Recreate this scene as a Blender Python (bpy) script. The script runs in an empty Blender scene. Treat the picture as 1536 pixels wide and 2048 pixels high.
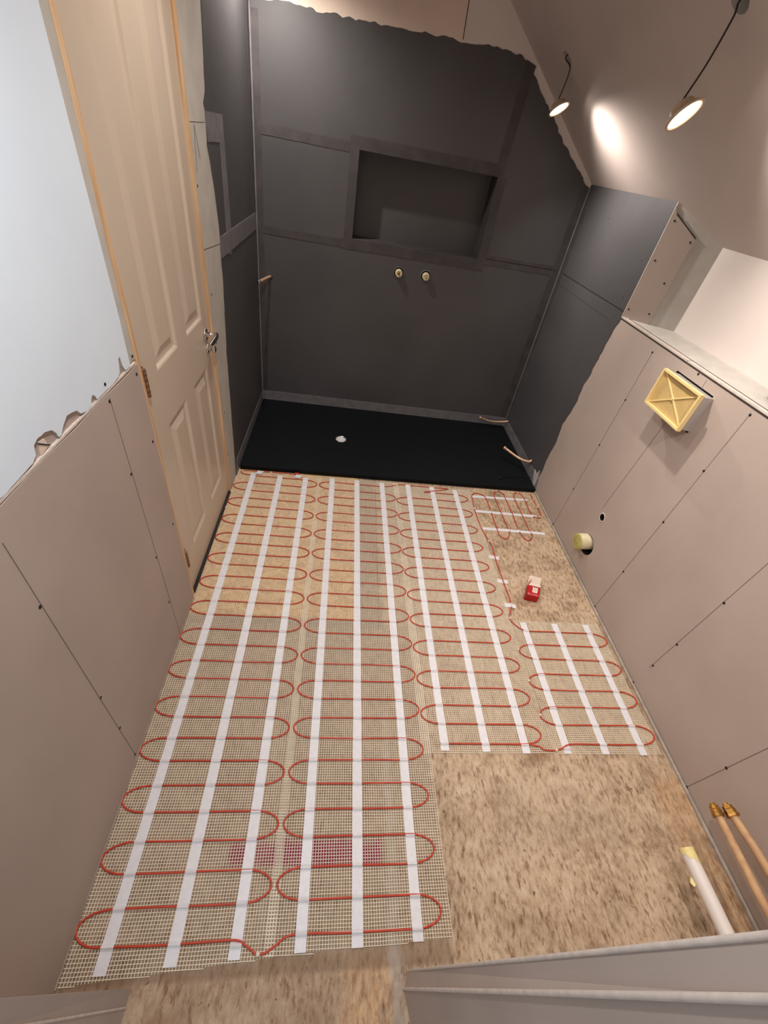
import bpy, bmesh, math, random
from mathutils import Vector, Matrix, noise
random.seed(7)
scene = bpy.context.scene
COL = scene.collection

# ------------------------------------------------------------------ camera
RIGHT = Vector((0.98758, -0.04977, 0.14902))
DOWN = Vector((0.07876, -0.66389, -0.74367))
FWD = Vector((0.13594, 0.74617, -0.65173))
cam_data = bpy.data.cameras.new('camera')
cam = bpy.data.objects.new('camera', cam_data); COL.objects.link(cam)
m3 = Matrix((RIGHT, -DOWN, -FWD)).transposed()
cam.matrix_world = Matrix.Translation((0.6, 0.0, 1.75)) @ m3.to_4x4()
cam_data.sensor_fit = 'VERTICAL'; cam_data.sensor_height = 36.0
cam_data.lens = 839.47 / 2048 * 36.0
cam_data.clip_start = 0.01
scene.camera = cam

# ------------------------------------------------------------------ world, exposure, light strengths
scene.view_settings.view_transform = 'Standard'
scene.view_settings.look = 'None'
scene.view_settings.gamma = 1.0
scene.view_settings.use_curve_mapping = False
scene.view_settings.exposure = 0.22
world = bpy.data.worlds.new('world'); scene.world = world
world.use_nodes = True
world.node_tree.nodes['Background'].inputs[0].default_value = (0.92, 0.95, 1.0, 1)
world.node_tree.nodes['Background'].inputs[1].default_value = 0.4
LAMP_STRENGTH = dict(hang=14.0, flat=14.0)      # glowing lens
BEAM = dict(hang=30.0, flat=30.0)                 # watts of the reflector beam behind each lens
LAMP_COLOR = (1.0, 0.90, 0.82, 1)

# ------------------------------------------------------------------ materials
def srgb(c):
    return tuple(((v / 255 / 12.92) if v / 255 <= 0.04045 else ((v / 255 + 0.055) / 1.055) ** 2.4) for v in c) + (1,)

def N(nt, typ, **kw):
    n = nt.nodes.new(typ)
    for k, v in kw.items():
        setattr(n, k, v)
    return n

def mat(name, rgb, rough=0.7, metal=0.0, var=0.06, scale=6.0, detail=3.0, bump=0.0, bscale=60.0, spec=0.5, rgb2=None, streak=None):
    m = bpy.data.materials.new(name); m.use_nodes = True
    nt = m.node_tree; b = nt.nodes['Principled BSDF']; L = nt.links.new
    tc = N(nt, 'ShaderNodeTexCoord')
    mp = N(nt, 'ShaderNodeMapping')
    L(tc.outputs['Object'], mp.inputs['Vector'])
    if streak: mp.inputs['Scale'].default_value = streak
    nz = N(nt, 'ShaderNodeTexNoise'); nz.inputs['Scale'].default_value = scale; nz.inputs['Detail'].default_value = detail
    L(mp.outputs[0], nz.inputs['Vector'])
    c = srgb(rgb)
    if rgb2 is None:
        a = tuple(max(0, v * (1 - var)) for v in c[:3]) + (1,)
        d = tuple(min(1, v * (1 + var)) for v in c[:3]) + (1,)
    else:
        a, d = c, srgb(rgb2)
    cr = N(nt, 'ShaderNodeValToRGB')
    cr.color_ramp.elements[0].position = 0.35; cr.color_ramp.elements[0].color = a
    cr.color_ramp.elements[1].position = 0.65; cr.color_ramp.elements[1].color = d
    L(nz.outputs['Fac'], cr.inputs['Fac']); L(cr.outputs['Color'], b.inputs['Base Color'])
    b.inputs['Roughness'].default_value = rough
    b.inputs['Metallic'].default_value = metal
    b.inputs['Specular IOR Level'].default_value = spec
    if bump > 0:
        n2 = N(nt, 'ShaderNodeTexNoise'); n2.inputs['Scale'].default_value = bscale; n2.inputs['Detail'].default_value = 4
        L(mp.outputs[0], n2.inputs['Vector'])
        bp = N(nt, 'ShaderNodeBump'); bp.inputs['Strength'].default_value = bump; bp.inputs['Distance'].default_value = 0.004
        L(n2.outputs['Fac'], bp.inputs['Height']); L(bp.outputs[0], b.inputs['Normal'])
    return m

def emis(name, rgb, strength):
    m = bpy.data.materials.new(name); m.use_nodes = True
    nt = m.node_tree; nt.nodes.clear()
    e = N(nt, 'ShaderNodeEmission'); e.inputs[0].default_value = rgb; e.inputs[1].default_value = strength
    o = N(nt, 'ShaderNodeOutputMaterial'); nt.links.new(e.outputs[0], o.inputs[0])
    return m

M = {}
M['board'] = mat('grey_plasterboard', (181, 166, 156), 0.8, var=0.05, scale=3.0, detail=5, bump=0.05)
M['board_tan'] = mat('tan_plasterboard', (222, 204, 188), 0.85, var=0.06, scale=5)
M['plaster_white'] = mat('white_plaster', (228, 242, 255), 0.6, var=0.02, scale=4, bump=0.06, bscale=20)
M['plaster_cream'] = mat('cream_plaster', (222, 212, 205), 0.75, var=0.03, scale=4, bump=0.06, bscale=20)
M['plaster_pale'] = mat('pale_skim', (190, 186, 178), 0.8, var=0.06, scale=12, bump=0.1)
M['slope'] = mat('pinkish_skim', (202, 189, 182), 0.72, var=0.05, scale=2.5, detail=5, bump=0.04, bscale=15)
M['tank'] = mat('grey_tanking', (81, 80, 82), 0.5, var=0.10, scale=2.2, detail=6, bump=0.12, bscale=35, spec=0.4)
M['tank_tape'] = mat('tanking_tape', (74, 70, 71), 0.6, var=0.16, scale=14, detail=5, bump=0.3, bscale=50, spec=0.35)
M['tank_pale'] = mat('tanking_tape_pale', (118, 116, 120), 0.55, var=0.14, scale=18, detail=5, bump=0.3, bscale=50)
M['pencil'] = mat('pencil_line', (116, 104, 95), 0.8)
M['dark'] = mat('dark_void', (22, 16, 13), 0.95)
M['gap'] = mat('dark_joint', (48, 40, 36), 0.9)
M['mesh_white'] = mat('fibreglass_mesh', (234, 224, 202), 0.65, var=0.06, scale=30)
M['cable'] = mat('red_heating_cable', (196, 66, 40), 0.42, var=0.1, scale=40)
M['tape'] = mat('white_tape', (226, 226, 230), 0.42, var=0.03, scale=60)
M['clip'] = mat('white_glue', (232, 222, 204), 0.5)
M['pine'] = mat('pine', (230, 200, 162), 0.6, rgb2=(204, 160, 114), scale=3, detail=8, streak=(30, 30, 1.2), bump=0.1)
M['door'] = mat('cream_door_gloss', (207, 192, 174), 0.38, var=0.02, scale=3)
M['chrome'] = mat('chrome', (208, 204, 200), 0.13, metal=1.0, var=0.02)
M['bronze'] = mat('bronze_hinge', (150, 118, 96), 0.35, metal=0.8, var=0.2, scale=90)
M['copper'] = mat('copper', (222, 184, 152), 0.4, metal=0.4, var=0.15, scale=40)
M['brass'] = mat('brass', (176, 130, 66), 0.32, metal=0.9, var=0.2, scale=60)
M['pipe_beige'] = mat('dusty_pipe', (206, 168, 122), 0.55, rgb2=(186, 146, 110), scale=40, detail=5, bump=0.2)
M['pvc'] = mat('white_pvc', (232, 226, 220), 0.4, var=0.02)
M['masking'] = mat('yellow_masking_tape', (236, 220, 150), 0.6, var=0.05, scale=30)
M['yellow'] = mat('yellow_plastic', (238, 214, 152), 0.45, var=0.04, scale=8)
M['yellow_deep'] = mat('yellow_plastic_inner', (206, 178, 120), 0.5, var=0.05, scale=30)
M['grey_plastic'] = mat('grey_plastic', (178, 172, 168), 0.5, var=0.03)
M['plug'] = mat('yellow_green_plug', (196, 190, 118), 0.6, var=0.12, scale=30, bump=0.2)
M['cream_tape'] = mat('cream_tape', (226, 216, 180), 0.6, var=0.08, scale=30)
M['red_card'] = mat('red_card', (178, 8, 14), 0.45, var=0.04)
M['cream_card'] = mat('cream_card', (232, 214, 196), 0.7, var=0.03)
M['print'] = mat('pale_print', (232, 150, 150), 0.6)
M['tray'] = mat('black_tray', (9, 14, 18), 0.6, var=0.06, scale=8, spec=0.18, bump=0.1, bscale=120)
M['black'] = mat('black_rubber', (18, 15, 14), 0.5)
M['edge'] = mat('board_edge', (212, 200, 190), 0.8, var=0.08, scale=60)
M['seal'] = mat('pale_seal', (168, 158, 146), 0.6, var=0.15, scale=30)
M['lamp_body'] = mat('lamp_body', (196, 170, 140), 0.45)
M['white_plastic'] = mat('white_drain', (226, 226, 228), 0.4, var=0.04, scale=60)
M['emit_hang'] = emis('led_hang', LAMP_COLOR, LAMP_STRENGTH['hang'])
M['emit_flat'] = emis('led_flat', LAMP_COLOR, LAMP_STRENGTH['flat'])

def floor_material():
    m = bpy.data.materials.new('chipboard_floor'); m.use_nodes = True
    nt = m.node_tree; b = nt.nodes['Principled BSDF']; L = nt.links.new
    tc = N(nt, 'ShaderNodeTexCoord'); sx = N(nt, 'ShaderNodeSeparateXYZ')
    L(tc.outputs['Object'], sx.inputs[0])
    X, Y = sx.outputs[0], sx.outputs[1]
    def noise_(scale, det=4, st=(1, 1, 1), rough=0.55, rot=0.0):
        mp = N(nt, 'ShaderNodeMapping'); mp.inputs['Scale'].default_value = st; mp.inputs['Rotation'].default_value = (0, 0, rot)
        L(tc.outputs['Object'], mp.inputs['Vector'])
        n = N(nt, 'ShaderNodeTexNoise'); n.inputs['Scale'].default_value = scale; n.inputs['Detail'].default_value = det
        n.inputs['Roughness'].default_value = rough
        L(mp.outputs[0], n.inputs['Vector']); return n.outputs['Fac']
    def ramp(fac, stops):
        r = N(nt, 'ShaderNodeValToRGB'); e = r.color_ramp.elements
        while len(e) < len(stops): e.new(0.5)
        for i, (p, c) in enumerate(stops):
            e[i].position = p; e[i].color = c if len(c) == 4 else srgb(c)
        L(fac, r.inputs['Fac']); return r.outputs['Color']
    def math_(op, a, bb):
        n = N(nt, 'ShaderNodeMath', operation=op, use_clamp=False)
        for i, v in enumerate((a, bb)):
            if isinstance(v, (int, float)): n.inputs[i].default_value = v
            else: L(v, n.inputs[i])
        return n.outputs[0]
    wob = math_('MULTIPLY', math_('SUBTRACT', noise_(14, 4), 0.5), 0.06)
    Xw, Yw = math_('ADD', X, wob), math_('ADD', Y, wob)
    def step(v, a, s):
        n = N(nt, 'ShaderNodeMapRange', interpolation_type='SMOOTHSTEP'); L(v, n.inputs['Value'])
        n.inputs['From Min'].default_value = a - s; n.inputs['From Max'].default_value = a + s
        return n.outputs['Result']
    def box_(x0, x1, y0, y1, s=0.01, w=True, k=1.0):
        a, c = (Xw, Yw) if w else (X, Y)
        r = math_('MULTIPLY', math_('SUBTRACT', step(a, x0, s), step(a, x1, s)), math_('SUBTRACT', step(c, y0, s), step(c, y1, s)))
        return math_('MULTIPLY', r, k)
    def mix(fac, a, c, mode='MIX'):
        n = N(nt, 'ShaderNodeMix', data_type='RGBA', blend_type=mode)
        if isinstance(fac, (int, float)): n.inputs[0].default_value = fac
        else: L(fac, n.inputs[0])
        L(a, n.inputs[6])
        if isinstance(c, tuple): n.inputs[7].default_value = c
        else: L(c, n.inputs[7])
        return n.outputs[2]
    # weathered chipboard
    base = ramp(noise_(7, 6), [(0.34, (126, 100, 76)), (0.5, (174, 148, 120)), (0.66, (200, 178, 150))])
    fib = ramp(noise_(70, 5, (1, 0.45, 1), 0.65), [(0.34, (112, 88, 66)), (0.47, (190, 166, 138)), (0.64, (222, 204, 178))])
    col = mix(0.5, base, fib)
    # long brown scratches and dark specks
    scr = ramp(noise_(22, 5, (2.6, 0.8, 1), 0.7, 0.25), [(0.55, (0, 0, 0, 1)), (0.63, (1, 1, 1, 1))])
    col = mix(math_('MULTIPLY', scr, 0.75), col, srgb((112, 76, 50)))
    spk = ramp(noise_(55, 2, (1, 0.8, 1), 0.5), [(0.70, (0, 0, 0, 1)), (0.74, (1, 1, 1, 1))])
    col = mix(math_('MULTIPLY', spk, 0.85), col, srgb((70, 46, 32)))
    blot = ramp(noise_(5.5, 6, (1, 1, 1), 0.68), [(0.57, (0, 0, 0, 1)), (0.68, (1, 1, 1, 1))])
    col = mix(math_('MULTIPLY', blot, 0.55), col, srgb((128, 96, 66)))
    # orange bare patches
    org = mix(0.4, ramp(noise_(26, 5, (2, .5, 1), .7), [(0.36, (120, 70, 34)), (0.64, (212, 160, 100))]), fib)
    col = mix(box_(0.75, 0.885, -1.5, 0.055, 0.02, True, 0.75), col, org)
    col = mix(box_(1.97, 2.2, -0.1, 0.50, 0.035, True, 0.6), col, org)
    col = mix(box_(-0.2, 0.2, -0.1, 0.10, 0.03, True, 0.5), col, srgb((110, 78, 54)))
    col = mix(box_(0.2, 0.75, -1.5, 0.05, 0.04, True, 0.35), col, srgb((142, 108, 82)))
    # greyer board under the mat
    col = mix(box_(-0.2, 1.07, 0.03, 1.17, 0.008, False, 0.58), col, srgb((118, 96, 74)))
    col = mix(box_(1.07, 2.2, 0.59, 1.17, 0.008, False, 0.35), col, srgb((132, 106, 82)))
    col = mix(box_(0.9, 1.62, 1.15, 2.40, 0.02, False, 0.30), col, srgb((158, 138, 118)))
    # golden strand board
    vor = N(nt, 'ShaderNodeTexVoronoi'); vor.inputs['Scale'].default_value = 26
    mpv = N(nt, 'ShaderNodeMapping'); mpv.inputs['Scale'].default_value = (2.2, 1, 1); mpv.inputs['Rotation'].default_value = (0, 0, 0.5)
    dn = N(nt, 'ShaderNodeTexNoise'); dn.inputs['Scale'].default_value = 9
    L(tc.outputs['Object'], dn.inputs['Vector'])
    va = N(nt, 'ShaderNodeVectorMath', operation='MULTIPLY_ADD'); va.inputs[1].default_value = (0.25, 0.25, 0)
    L(dn.outputs['Color'], va.inputs[0]); L(tc.outputs['Object'], va.inputs[2])
    L(va.outputs[0], mpv.inputs['Vector']); L(mpv.outputs[0], vor.inputs['Vector'])
    sc = N(nt, 'ShaderNodeSeparateColor'); L(vor.outputs['Color'], sc.inputs[0])
    osb = ramp(sc.outputs[0], [(0.0, (170, 124, 70)), (0.35, (210, 166, 104)), (0.75, (230, 192, 130)), (1.0, (188, 144, 88))])
    osb = mix(0.35, osb, ramp(noise_(60, 5, (1, 1, 1), 0.7), [(0.3, (110, 76, 44)), (0.55, (214, 176, 122)), (0.8, (232, 204, 150))]))
    osb = mix(math_('MULTIPLY', spk, 0.8), osb, srgb((84, 56, 34)))
    col = mix(box_(-0.2, 0.80, 1.175, 2.40, 0.004, False), col, osb)
    # grey primer band and the dark joint beside it
    col = mix(box_(0.795, 0.915, 1.17, 2.33, 0.02, True, 0.62), col, srgb((112, 94, 78)))
    col = mix(box_(-0.2, 0.92, 1.14, 1.19, 0.014, True, 0.55), col, srgb((116, 104, 92)))
    jx = math_('ADD', X, math_('MULTIPLY', Y, -0.0185))
    r = math_('MULTIPLY', math_('SUBTRACT', step(jx, 0.8735, 0.0012), step(jx, 0.8775, 0.0012)), math_('SUBTRACT', step(Y, 1.15, 0.01), step(Y, 2.36, 0.01)))
    col = mix(math_('MULTIPLY', r, 0.85), col, srgb((44, 32, 26)))
    # pale filled seam towards the doorway
    col = mix(box_(0.885, 0.915, -1.5, 0.75, 0.012, True, 0.5), col, srgb((176, 166, 156)))
    # magenta stain under the mat
    st = math_('MULTIPLY', box_(0.38, 0.87, 0.262, 0.328, 0.014, True), ramp(noise_(6, 3), [(0.2, (0.4, .4, .4, 1)), (0.5, (1, 1, 1, 1))]))
    col = mix(math_('MULTIPLY', st, 1.0), col, srgb((130, 20, 60)))
    # faint pale rectangle of dried adhesive
    col = mix(box_(1.30, 1.78, 0.27, 0.52, 0.05, True, 0.15), col, srgb((206, 190, 168)))
    L(col, b.inputs['Base Color']); b.inputs['Roughness'].default_value = 0.68
    b.inputs['Specular IOR Level'].default_value = 0.35
    bp = N(nt, 'ShaderNodeBump'); bp.inputs['Strength'].default_value = 0.25; bp.inputs['Distance'].default_value = 0.003
    L(noise_(90, 5, (1, .6, 1)), bp.inputs['Height']); L(bp.outputs[0], b.inputs['Normal'])
    return m
M['floor'] = floor_material()

# ------------------------------------------------------------------ helpers
class MB:
    def __init__(s): s.v = []; s.f = []; s.m = []; s.sm = []; s.mats = []
    def mi(s, m):
        if m not in s.mats: s.mats.append(m)
        return s.mats.index(m)
    def add(s, vs, fs, m, smooth=False):
        o = len(s.v); k = s.mi(m)
        s.v += [tuple(p) for p in vs]
        for f in fs:
            s.f.append([i + o for i in f]); s.m.append(k); s.sm.append(smooth)
    def box(s, x0, x1, y0, y1, z0, z1, m):
        vs = [(x, y, z) for x in (x0, x1) for y in (y0, y1) for z in (z0, z1)]
        s.add(vs, [(0, 1, 3, 2), (4, 6, 7, 5), (0, 4, 5, 1), (2, 3, 7, 6), (0, 2, 6, 4), (1, 5, 7, 3)], m)
    def hexa(s, a, b, m):      # two quads
        s.add(list(a) + list(b), [(3, 2, 1, 0), (4, 5, 6, 7), (0, 1, 5, 4), (1, 2, 6, 5), (2, 3, 7, 6), (3, 0, 4, 7)], m)
    def prism(s, pts, d, m, m_side=None):   # pts: 3D polygon, d: offset vector
        n = len(pts); d = Vector(d)
        a = [Vector(p) for p in pts]; b = [p + d for p in a]
        s.add(a + b, [list(range(n - 1, -1, -1)), list(range(n, 2 * n))], m)
        s.add(a + b, [(i, (i + 1) % n, n + (i + 1) % n, n + i) for i in range(n)], m_side or m)
    def tube(s, path, r, m, n=8, caps=True, rs=None):
        P = [Vector(p) for p in path]; rings = []
        t0 = (P[1] - P[0]).normalized()
        up = Vector((0, 0, 1)) if abs(t0.z) < 0.9 else Vector((0, 1, 0))
        u = t0.cross(up).normalized(); 
        for i, p in enumerate(P):
            t = (P[min(i + 1, len(P) - 1)] - P[max(i - 1, 0)]).normalized()
            u = (u - t * u.dot(t)).normalized(); w = t.cross(u)
            rr = rs[i] if rs else r
            rings.append([p + (u * math.cos(2 * math.pi * k / n) + w * math.sin(2 * math.pi * k / n)) * rr for k in range(n)])
        vs = [q for R in rings for q in R]; fs = []
        for i in range(len(P) - 1):
            for k in range(n):
                fs.append((i * n + k, i * n + (k + 1) % n, (i + 1) * n + (k + 1) % n, (i + 1) * n + k))
        s.add(vs, fs, m, True)
        if caps:
            s.add(rings[0], [list(range(n - 1, -1, -1))], m); s.add(rings[-1], [list(range(n))], m)
    def lathe(s, prof, origin, axis, m, n=24, smooth=True):   # prof: (along axis, radius)
        o = Vector(origin); a = Vector(axis).normalized()
        u = a.orthogonal().normalized(); w = a.cross(u); vs = []; fs = []
        for (h, r) in prof:
            for k in range(n):
                vs.append(o + a * h + (u * math.cos(2 * math.pi * k / n) + w * math.sin(2 * math.pi * k / n)) * max(r, 1e-5))
        for i in range(len(prof) - 1):
            for k in range(n):
                fs.append((i * n + k, i * n + (k + 1) % n, (i + 1) * n + (k + 1) % n, (i + 1) * n + k))
        s.add(vs, fs, m, smooth)
    def mesh(s, name):
        me = bpy.data.meshes.new(name); me.from_pydata(s.v, [], s.f)
        for m in s.mats: me.materials.append(M[m])
        for p, k, sm in zip(me.polygons, s.m, s.sm): p.material_index = k; p.use_smooth = sm
        me.update(); return me
    def build(s, name, parent=None, recalc=True):
        me = s.mesh(name)
        if recalc:
            bm = bmesh.new(); bm.from_mesh(me); bmesh.ops.recalc_face_normals(bm, faces=bm.faces); bm.to_mesh(me); bm.free()
        o = bpy.data.objects.new(name, me); COL.objects.link(o)
        if parent is not None:
            o.parent = parent; o.matrix_parent_inverse = Matrix.Translation(-Vector(parent.location))
        return o

def thing(name, label, cat, loc=(0, 0, 0), group=None):
    o = bpy.data.objects.new(name, None); COL.objects.link(o); o.location = loc
    o.empty_display_size = 0.05
    return tag(o, label, cat, group)
def tag(o, label, cat, group=None, kind=None):
    o['label'] = label; o['category'] = cat
    if group: o['group'] = group
    if kind: o['kind'] = kind
    return o
def structure(o): o['kind'] = 'structure'; return o

def boolean_cut(obj, cutters):
    for c in cutters:
        md = obj.modifiers.new('cut', 'BOOLEAN'); md.object = c; md.operation = 'DIFFERENCE'; md.solver = 'EXACT'
        try: md.material_mode = 'TRANSFER'
        except Exception: pass
    dg = bpy.context.evaluated_depsgraph_get(); dg.update()
    me = bpy.data.meshes.new_from_object(obj.evaluated_get(dg), depsgraph=dg)
    obj.modifiers.clear(); obj.data = me
    for c in cutters: bpy.data.objects.remove(c)

def rag(pts, amp, seg=0.02, seed=0, fixed=()):
    """2D polyline -> same polyline with torn-looking small offsets"""
    out = []
    for i in range(len(pts) - 1):
        a, b = Vector(pts[i]), Vector(pts[i + 1]); L = (b - a).length
        k = max(1, int(L / seg)) if i not in fixed else 1
        nrm = Vector((-(b - a).y, (b - a).x)).normalized() if L > 0 else Vector((0, 0))
        for j in range(k):
            p = a.lerp(b, j / k)
            if i not in fixed or j:
                q = noise.noise(Vector((p.x * 31 + seed, p.y * 31, seed * 1.7))) + 0.5 * noise.noise(Vector((p.x * 110, p.y * 110 + seed, 3.1)))
                p = p + nrm * q * amp
            out.append((p.x, p.y))
    out.append(tuple(pts[-1])); return out

# wall planes: map 2D -> 3D, with an outward offset e (into the room)
def on_left(y, z, e=0.0): return (e, y, z)
def on_right(y, z, e=0.0): return (2.12 - e, y, z)
def yb(z): return 3.28 + 0.035 * z
def on_back(x, z, e=0.0): return (x, yb(z) - e, z)
def patch(mb, plane, pts, e0, e1, m, side=None):
    a = [Vector(plane(p[0], p[1], e0)) for p in pts]; b0 = Vector(plane(pts[0][0], pts[0][1], e1))
    mb.prism(a, b0 - a[0], m, side)
def line(mb, plane, p, q, w, e, m='pencil'):
    a, b = Vector(p), Vector(q); n = Vector((-(b - a).y, (b - a).x)).normalized() * w / 2
    patch(mb, plane, [a - n, b - n, b + n, a + n], e - 0.0006, e, m)

# ------------------------------------------------------------------ floor
fm = MB(); fm.box(-0.2, 2.3, -1.2, 3.6, -0.05, 0.0, 'floor')
structure(fm.build('floor'))

# ------------------------------------------------------------------ ceiling (flat part and rafter slope)
SL = 0.83
def slope_z(x): return 1.755 + SL * (2.12 - x)
X0 = 2.12 - (2.45 - 1.755) / SL
cm = MB()
poly = [(-0.15, 2.45), (X0, 2.45), (2.42, slope_z(2.42)), (2.42, slope_z(2.42) + 0.12), (X0, 2.57), (-0.15, 2.57)]
cm.prism([(x, -0.2, z) for x, z in poly], (0, 3.75, 0), 'slope')
ceil = cm.build('ceiling')
sn = Vector((SL, 0, 1)).normalized()      # out of the room
HOLES = [Vector((1.592, 2.962, slope_z(1.592))), Vector((1.600, 1.727, slope_z(1.600))), Vector((1.600, 0.55, slope_z(1.600)))]
cuts = []
for h in HOLES:
    c = MB(); c.lathe([(-0.05, 0), (-0.05, 0.036), (0.09, 0.036), (0.09, 0)], h, sn, 'plaster_pale', 20, False); cuts.append(c.build('cutter'))
boolean_cut(ceil, cuts); structure(ceil)

# ------------------------------------------------------------------ left wall
wl = MB()
wl.box(-0.12, 0.0, -0.05, 1.27, 0, 2.45, 'board')
wl.box(-0.12, 0.0, 2.098, 3.45, 0, 2.45, 'board')
wl.box(-0.12, 0.0, 1.27, 2.098, 2.16, 2.45, 'plaster_pale')
# lower plasterboard, slightly proud, with its pale cut edge on top
low = [(-0.05, 0.0), (1.272, 0.0), (1.268, 1.152)] + [(y, 1.150 + 0.002 * math.sin(y * 40)) for y in (1.2, 1.1, 1.0, .9, .8, .7, .6, .3, 0)] + [(-0.05, 1.15)]
patch(wl, on_left, low, 0, 0.007, 'board')
patch(wl, on_left, rag([(-0.05, 1.1495), (1.262, 1.1545)], 0.001) + rag([(1.262, 1.160), (-0.05, 1.1555)], 0.0015, seed=3), 0.0, 0.0062, 'edge')
# white skimmed plaster above with torn holes along its lower edge
edge = [(-0.05, 1.160), (.62, 1.160), (.735, 1.163), (.752, 1.172), (.758, 1.190), (.775, 1.197), (.800, 1.196), (.822, 1.188), (.832, 1.176), (.835, 1.162),
        (.846, 1.163), (.862, 1.176), (.885, 1.190), (.905, 1.185), (.925, 1.180), (.936, 1.166), (.960, 1.160), (.985, 1.161), (.992, 1.174), (1.004, 1.182), (1.014, 1.172), (1.018, 1.161),
        (1.145, 1.163), (1.158, 1.172), (1.170, 1.205), (1.180, 1.208), (1.184, 1.180), (1.192, 1.164), (1.226, 1.163)]
patch(wl, on_left, rag(edge, 0.0025, 0.012, 5) + [(1.231, 1.30), (1.228, 1.60), (1.226, 1.85), (1.224, 2.45), (-0.05, 2.45)], 0, 0.006, 'plaster_white', 'plaster_pale')
patch(wl, on_left, [(1.2335, 1.165), (1.270, 1.165), (1.270, 2.45), (1.2265, 2.45), (1.2285, 1.85), (1.231, 1.5)], 0, 0.002, 'plaster_pale')
patch(wl, on_left, [(.770, 1.160), (.800, 1.164), (.795, 1.185), (.775, 1.188)], 0, 0.003, 'board_tan')
line(wl, on_left, (.771, 1.187), (.803, 1.163), .003, 0.0045, 'gap')
# strip between door and shower, with torn edge onto the grey tanking
te = [(2.239, 0.0), (2.245, .05), (2.273, .427), (2.302, .80), (2.362, 1.128), (2.367, 1.257), (2.381, 1.356), (2.349, 1.524), (2.307, 1.64), (2.331, 1.738), (2.308, 1.765), (2.348, 1.802), (2.380, 1.913), (2.409, 2.04), (2.42, 2.45)]
patch(wl, on_left, [(2.0985, 0), (2.30, 0), (2.50, 1.1), (2.50, 2.45), (2.0985, 2.45)], 0, 0.002, 'plaster_pale')
tanked = rag(te, 0.006, 0.02, 11)
patch(wl, on_left, [(3.42, 0)] + tanked + [(3.42, 2.45)], 0.0, 0.0035, 'tank')
line(wl, on_left, (2.100, 1.706), (2.300, 1.708), 0.002, 0.0022, 'gap')
line(wl, on_left, (2.095, 1.304), (2.372, 1.282), 0.0025, 0.0022, 'gap')
line(wl, on_left, (2.150, 1.70), (2.185, 1.60), 0.002, 0.003); line(wl, on_left, (2.150, 1.70), (2.120, 1.56), 0.002, 0.003)
# reinforcing tapes
def tp(wall, plane, pts, m='tank_pale', e=0.005, seed=0): patch(wall, plane, rag(pts + [pts[0]], 0.002, 0.03, seed)[:-1], 0, e, m)
tp(wl, on_left, [(2.318, 1.742), (2.600, 1.742), (2.612, 1.30), (2.580, 1.20), (2.500, 1.22), (2.512, 1.648), (2.322, 1.650)], 'tank_pale', 0.0048, 3)
tp(wl, on_left, [(2.372, 1.310), (3.30, 1.304), (3.30, 1.215), (2.372, 1.222)], 'tank_pale', 0.0055, 4)
tp(wl, on_left, [(3.255, 0.0), (3.40, 0.0), (3.40, 2.45), (3.285, 2.45)], 'tank_tape', 0.0045, 5)
tp(wl, on_left, [(2.25, 0.0), (3.36, 0.0), (3.36, 0.095), (2.28, 0.10)], 'tank_pale', 0.006, 6)
for p, q in (((1.070, 1.140), (1.067, 0.0)), ((0.582, 1.09), (0.575, 0.03))): line(wl, on_left, p, q, 0.0016, 0.0078)
wleft = structure(wl.build('wall_left'))
sm_ = MB(); sm_.lathe([(0, 0), (0, .0048), (.0012, .0045), (.0012, .0012), (.0006, 0)], (0, 0, 0), (1, 0, 0), 'black', 10); SCREW = sm_.mesh('screw')
def screws(parent, plane, pts, e, rot=0.0, s=1.0):
    for (a, b) in pts:
        o = bpy.data.objects.new('screw', SCREW); COL.objects.link(o); o.location = plane(a, b, e)
        o.rotation_euler = (0, 0, rot); o.scale = (1, s, s); o.parent = parent
screws(wleft, on_left, [(1.065, 1.132), (1.063, .892), (1.245, .893), (1.061, .519), (1.244, .513), (1.056, .26), (.576, .898), (.581, .457), (.581, .247), (.575, .036), (1.247, 1.128)], .007)
screws(wleft, on_left, [(1.250, 1.181), (1.070, 1.178)], .006)
screws(wleft, on_left, [(2.13, .90), (2.13, .52), (2.135, 1.12), (2.12, .25), (2.11, 1.52)], .002)

# ------------------------------------------------------------------ back wall with niche
NX0, NX1, NZ0, NZ1, ND = 0.628, 1.503, 1.248, 1.702, 0.15
wb = MB()
Z0, Z1, XA, XB = 0.0, 2.50, -0.12, 2.42
def bq(x0, x1, z0, z1, m):
    if z1 > z0: wb.add([on_back(x0, z0), on_back(x1, z0), on_back(x1, z1), on_back(x0, z1)], [(0, 1, 2, 3)], m)
bq(XA, NX0, Z0, Z1, 'plaster_cream'); bq(NX1, XB, Z0, Z1, 'plaster_cream'); bq(NX0, NX1, Z0, NZ0, 'plaster_cream'); bq(NX0, NX1, NZ1, Z1, 'plaster_cream')
F = [on_back(NX0, NZ0), on_back(NX1, NZ0), on_back(NX1, NZ1), on_back(NX0, NZ1)]
G = [(p[0], p[1] + ND, p[2]) for p in F]
wb.add(F + G, [(0, 1, 5, 4), (1, 2, 6, 5), (2, 3, 7, 6), (3, 0, 4, 7)], 'tank_tape'); wb.add(G, [(0, 1, 2, 3)], 'tank')
Bk = [(XA, 3.62, Z0), (XB, 3.62, Z0), (XB, 3.62, Z1), (XA, 3.62, Z1)]; Fr = [on_back(XA, Z0), on_back(XB, Z0), on_back(XB, Z1), on_back(XA, Z1)]
wb.add(Fr + Bk, [(4, 5, 6, 7), (0, 4, 5, 1), (1, 5, 6, 2), (2, 6, 7, 3), (3, 7, 4, 0)], 'plaster_cream')
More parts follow.
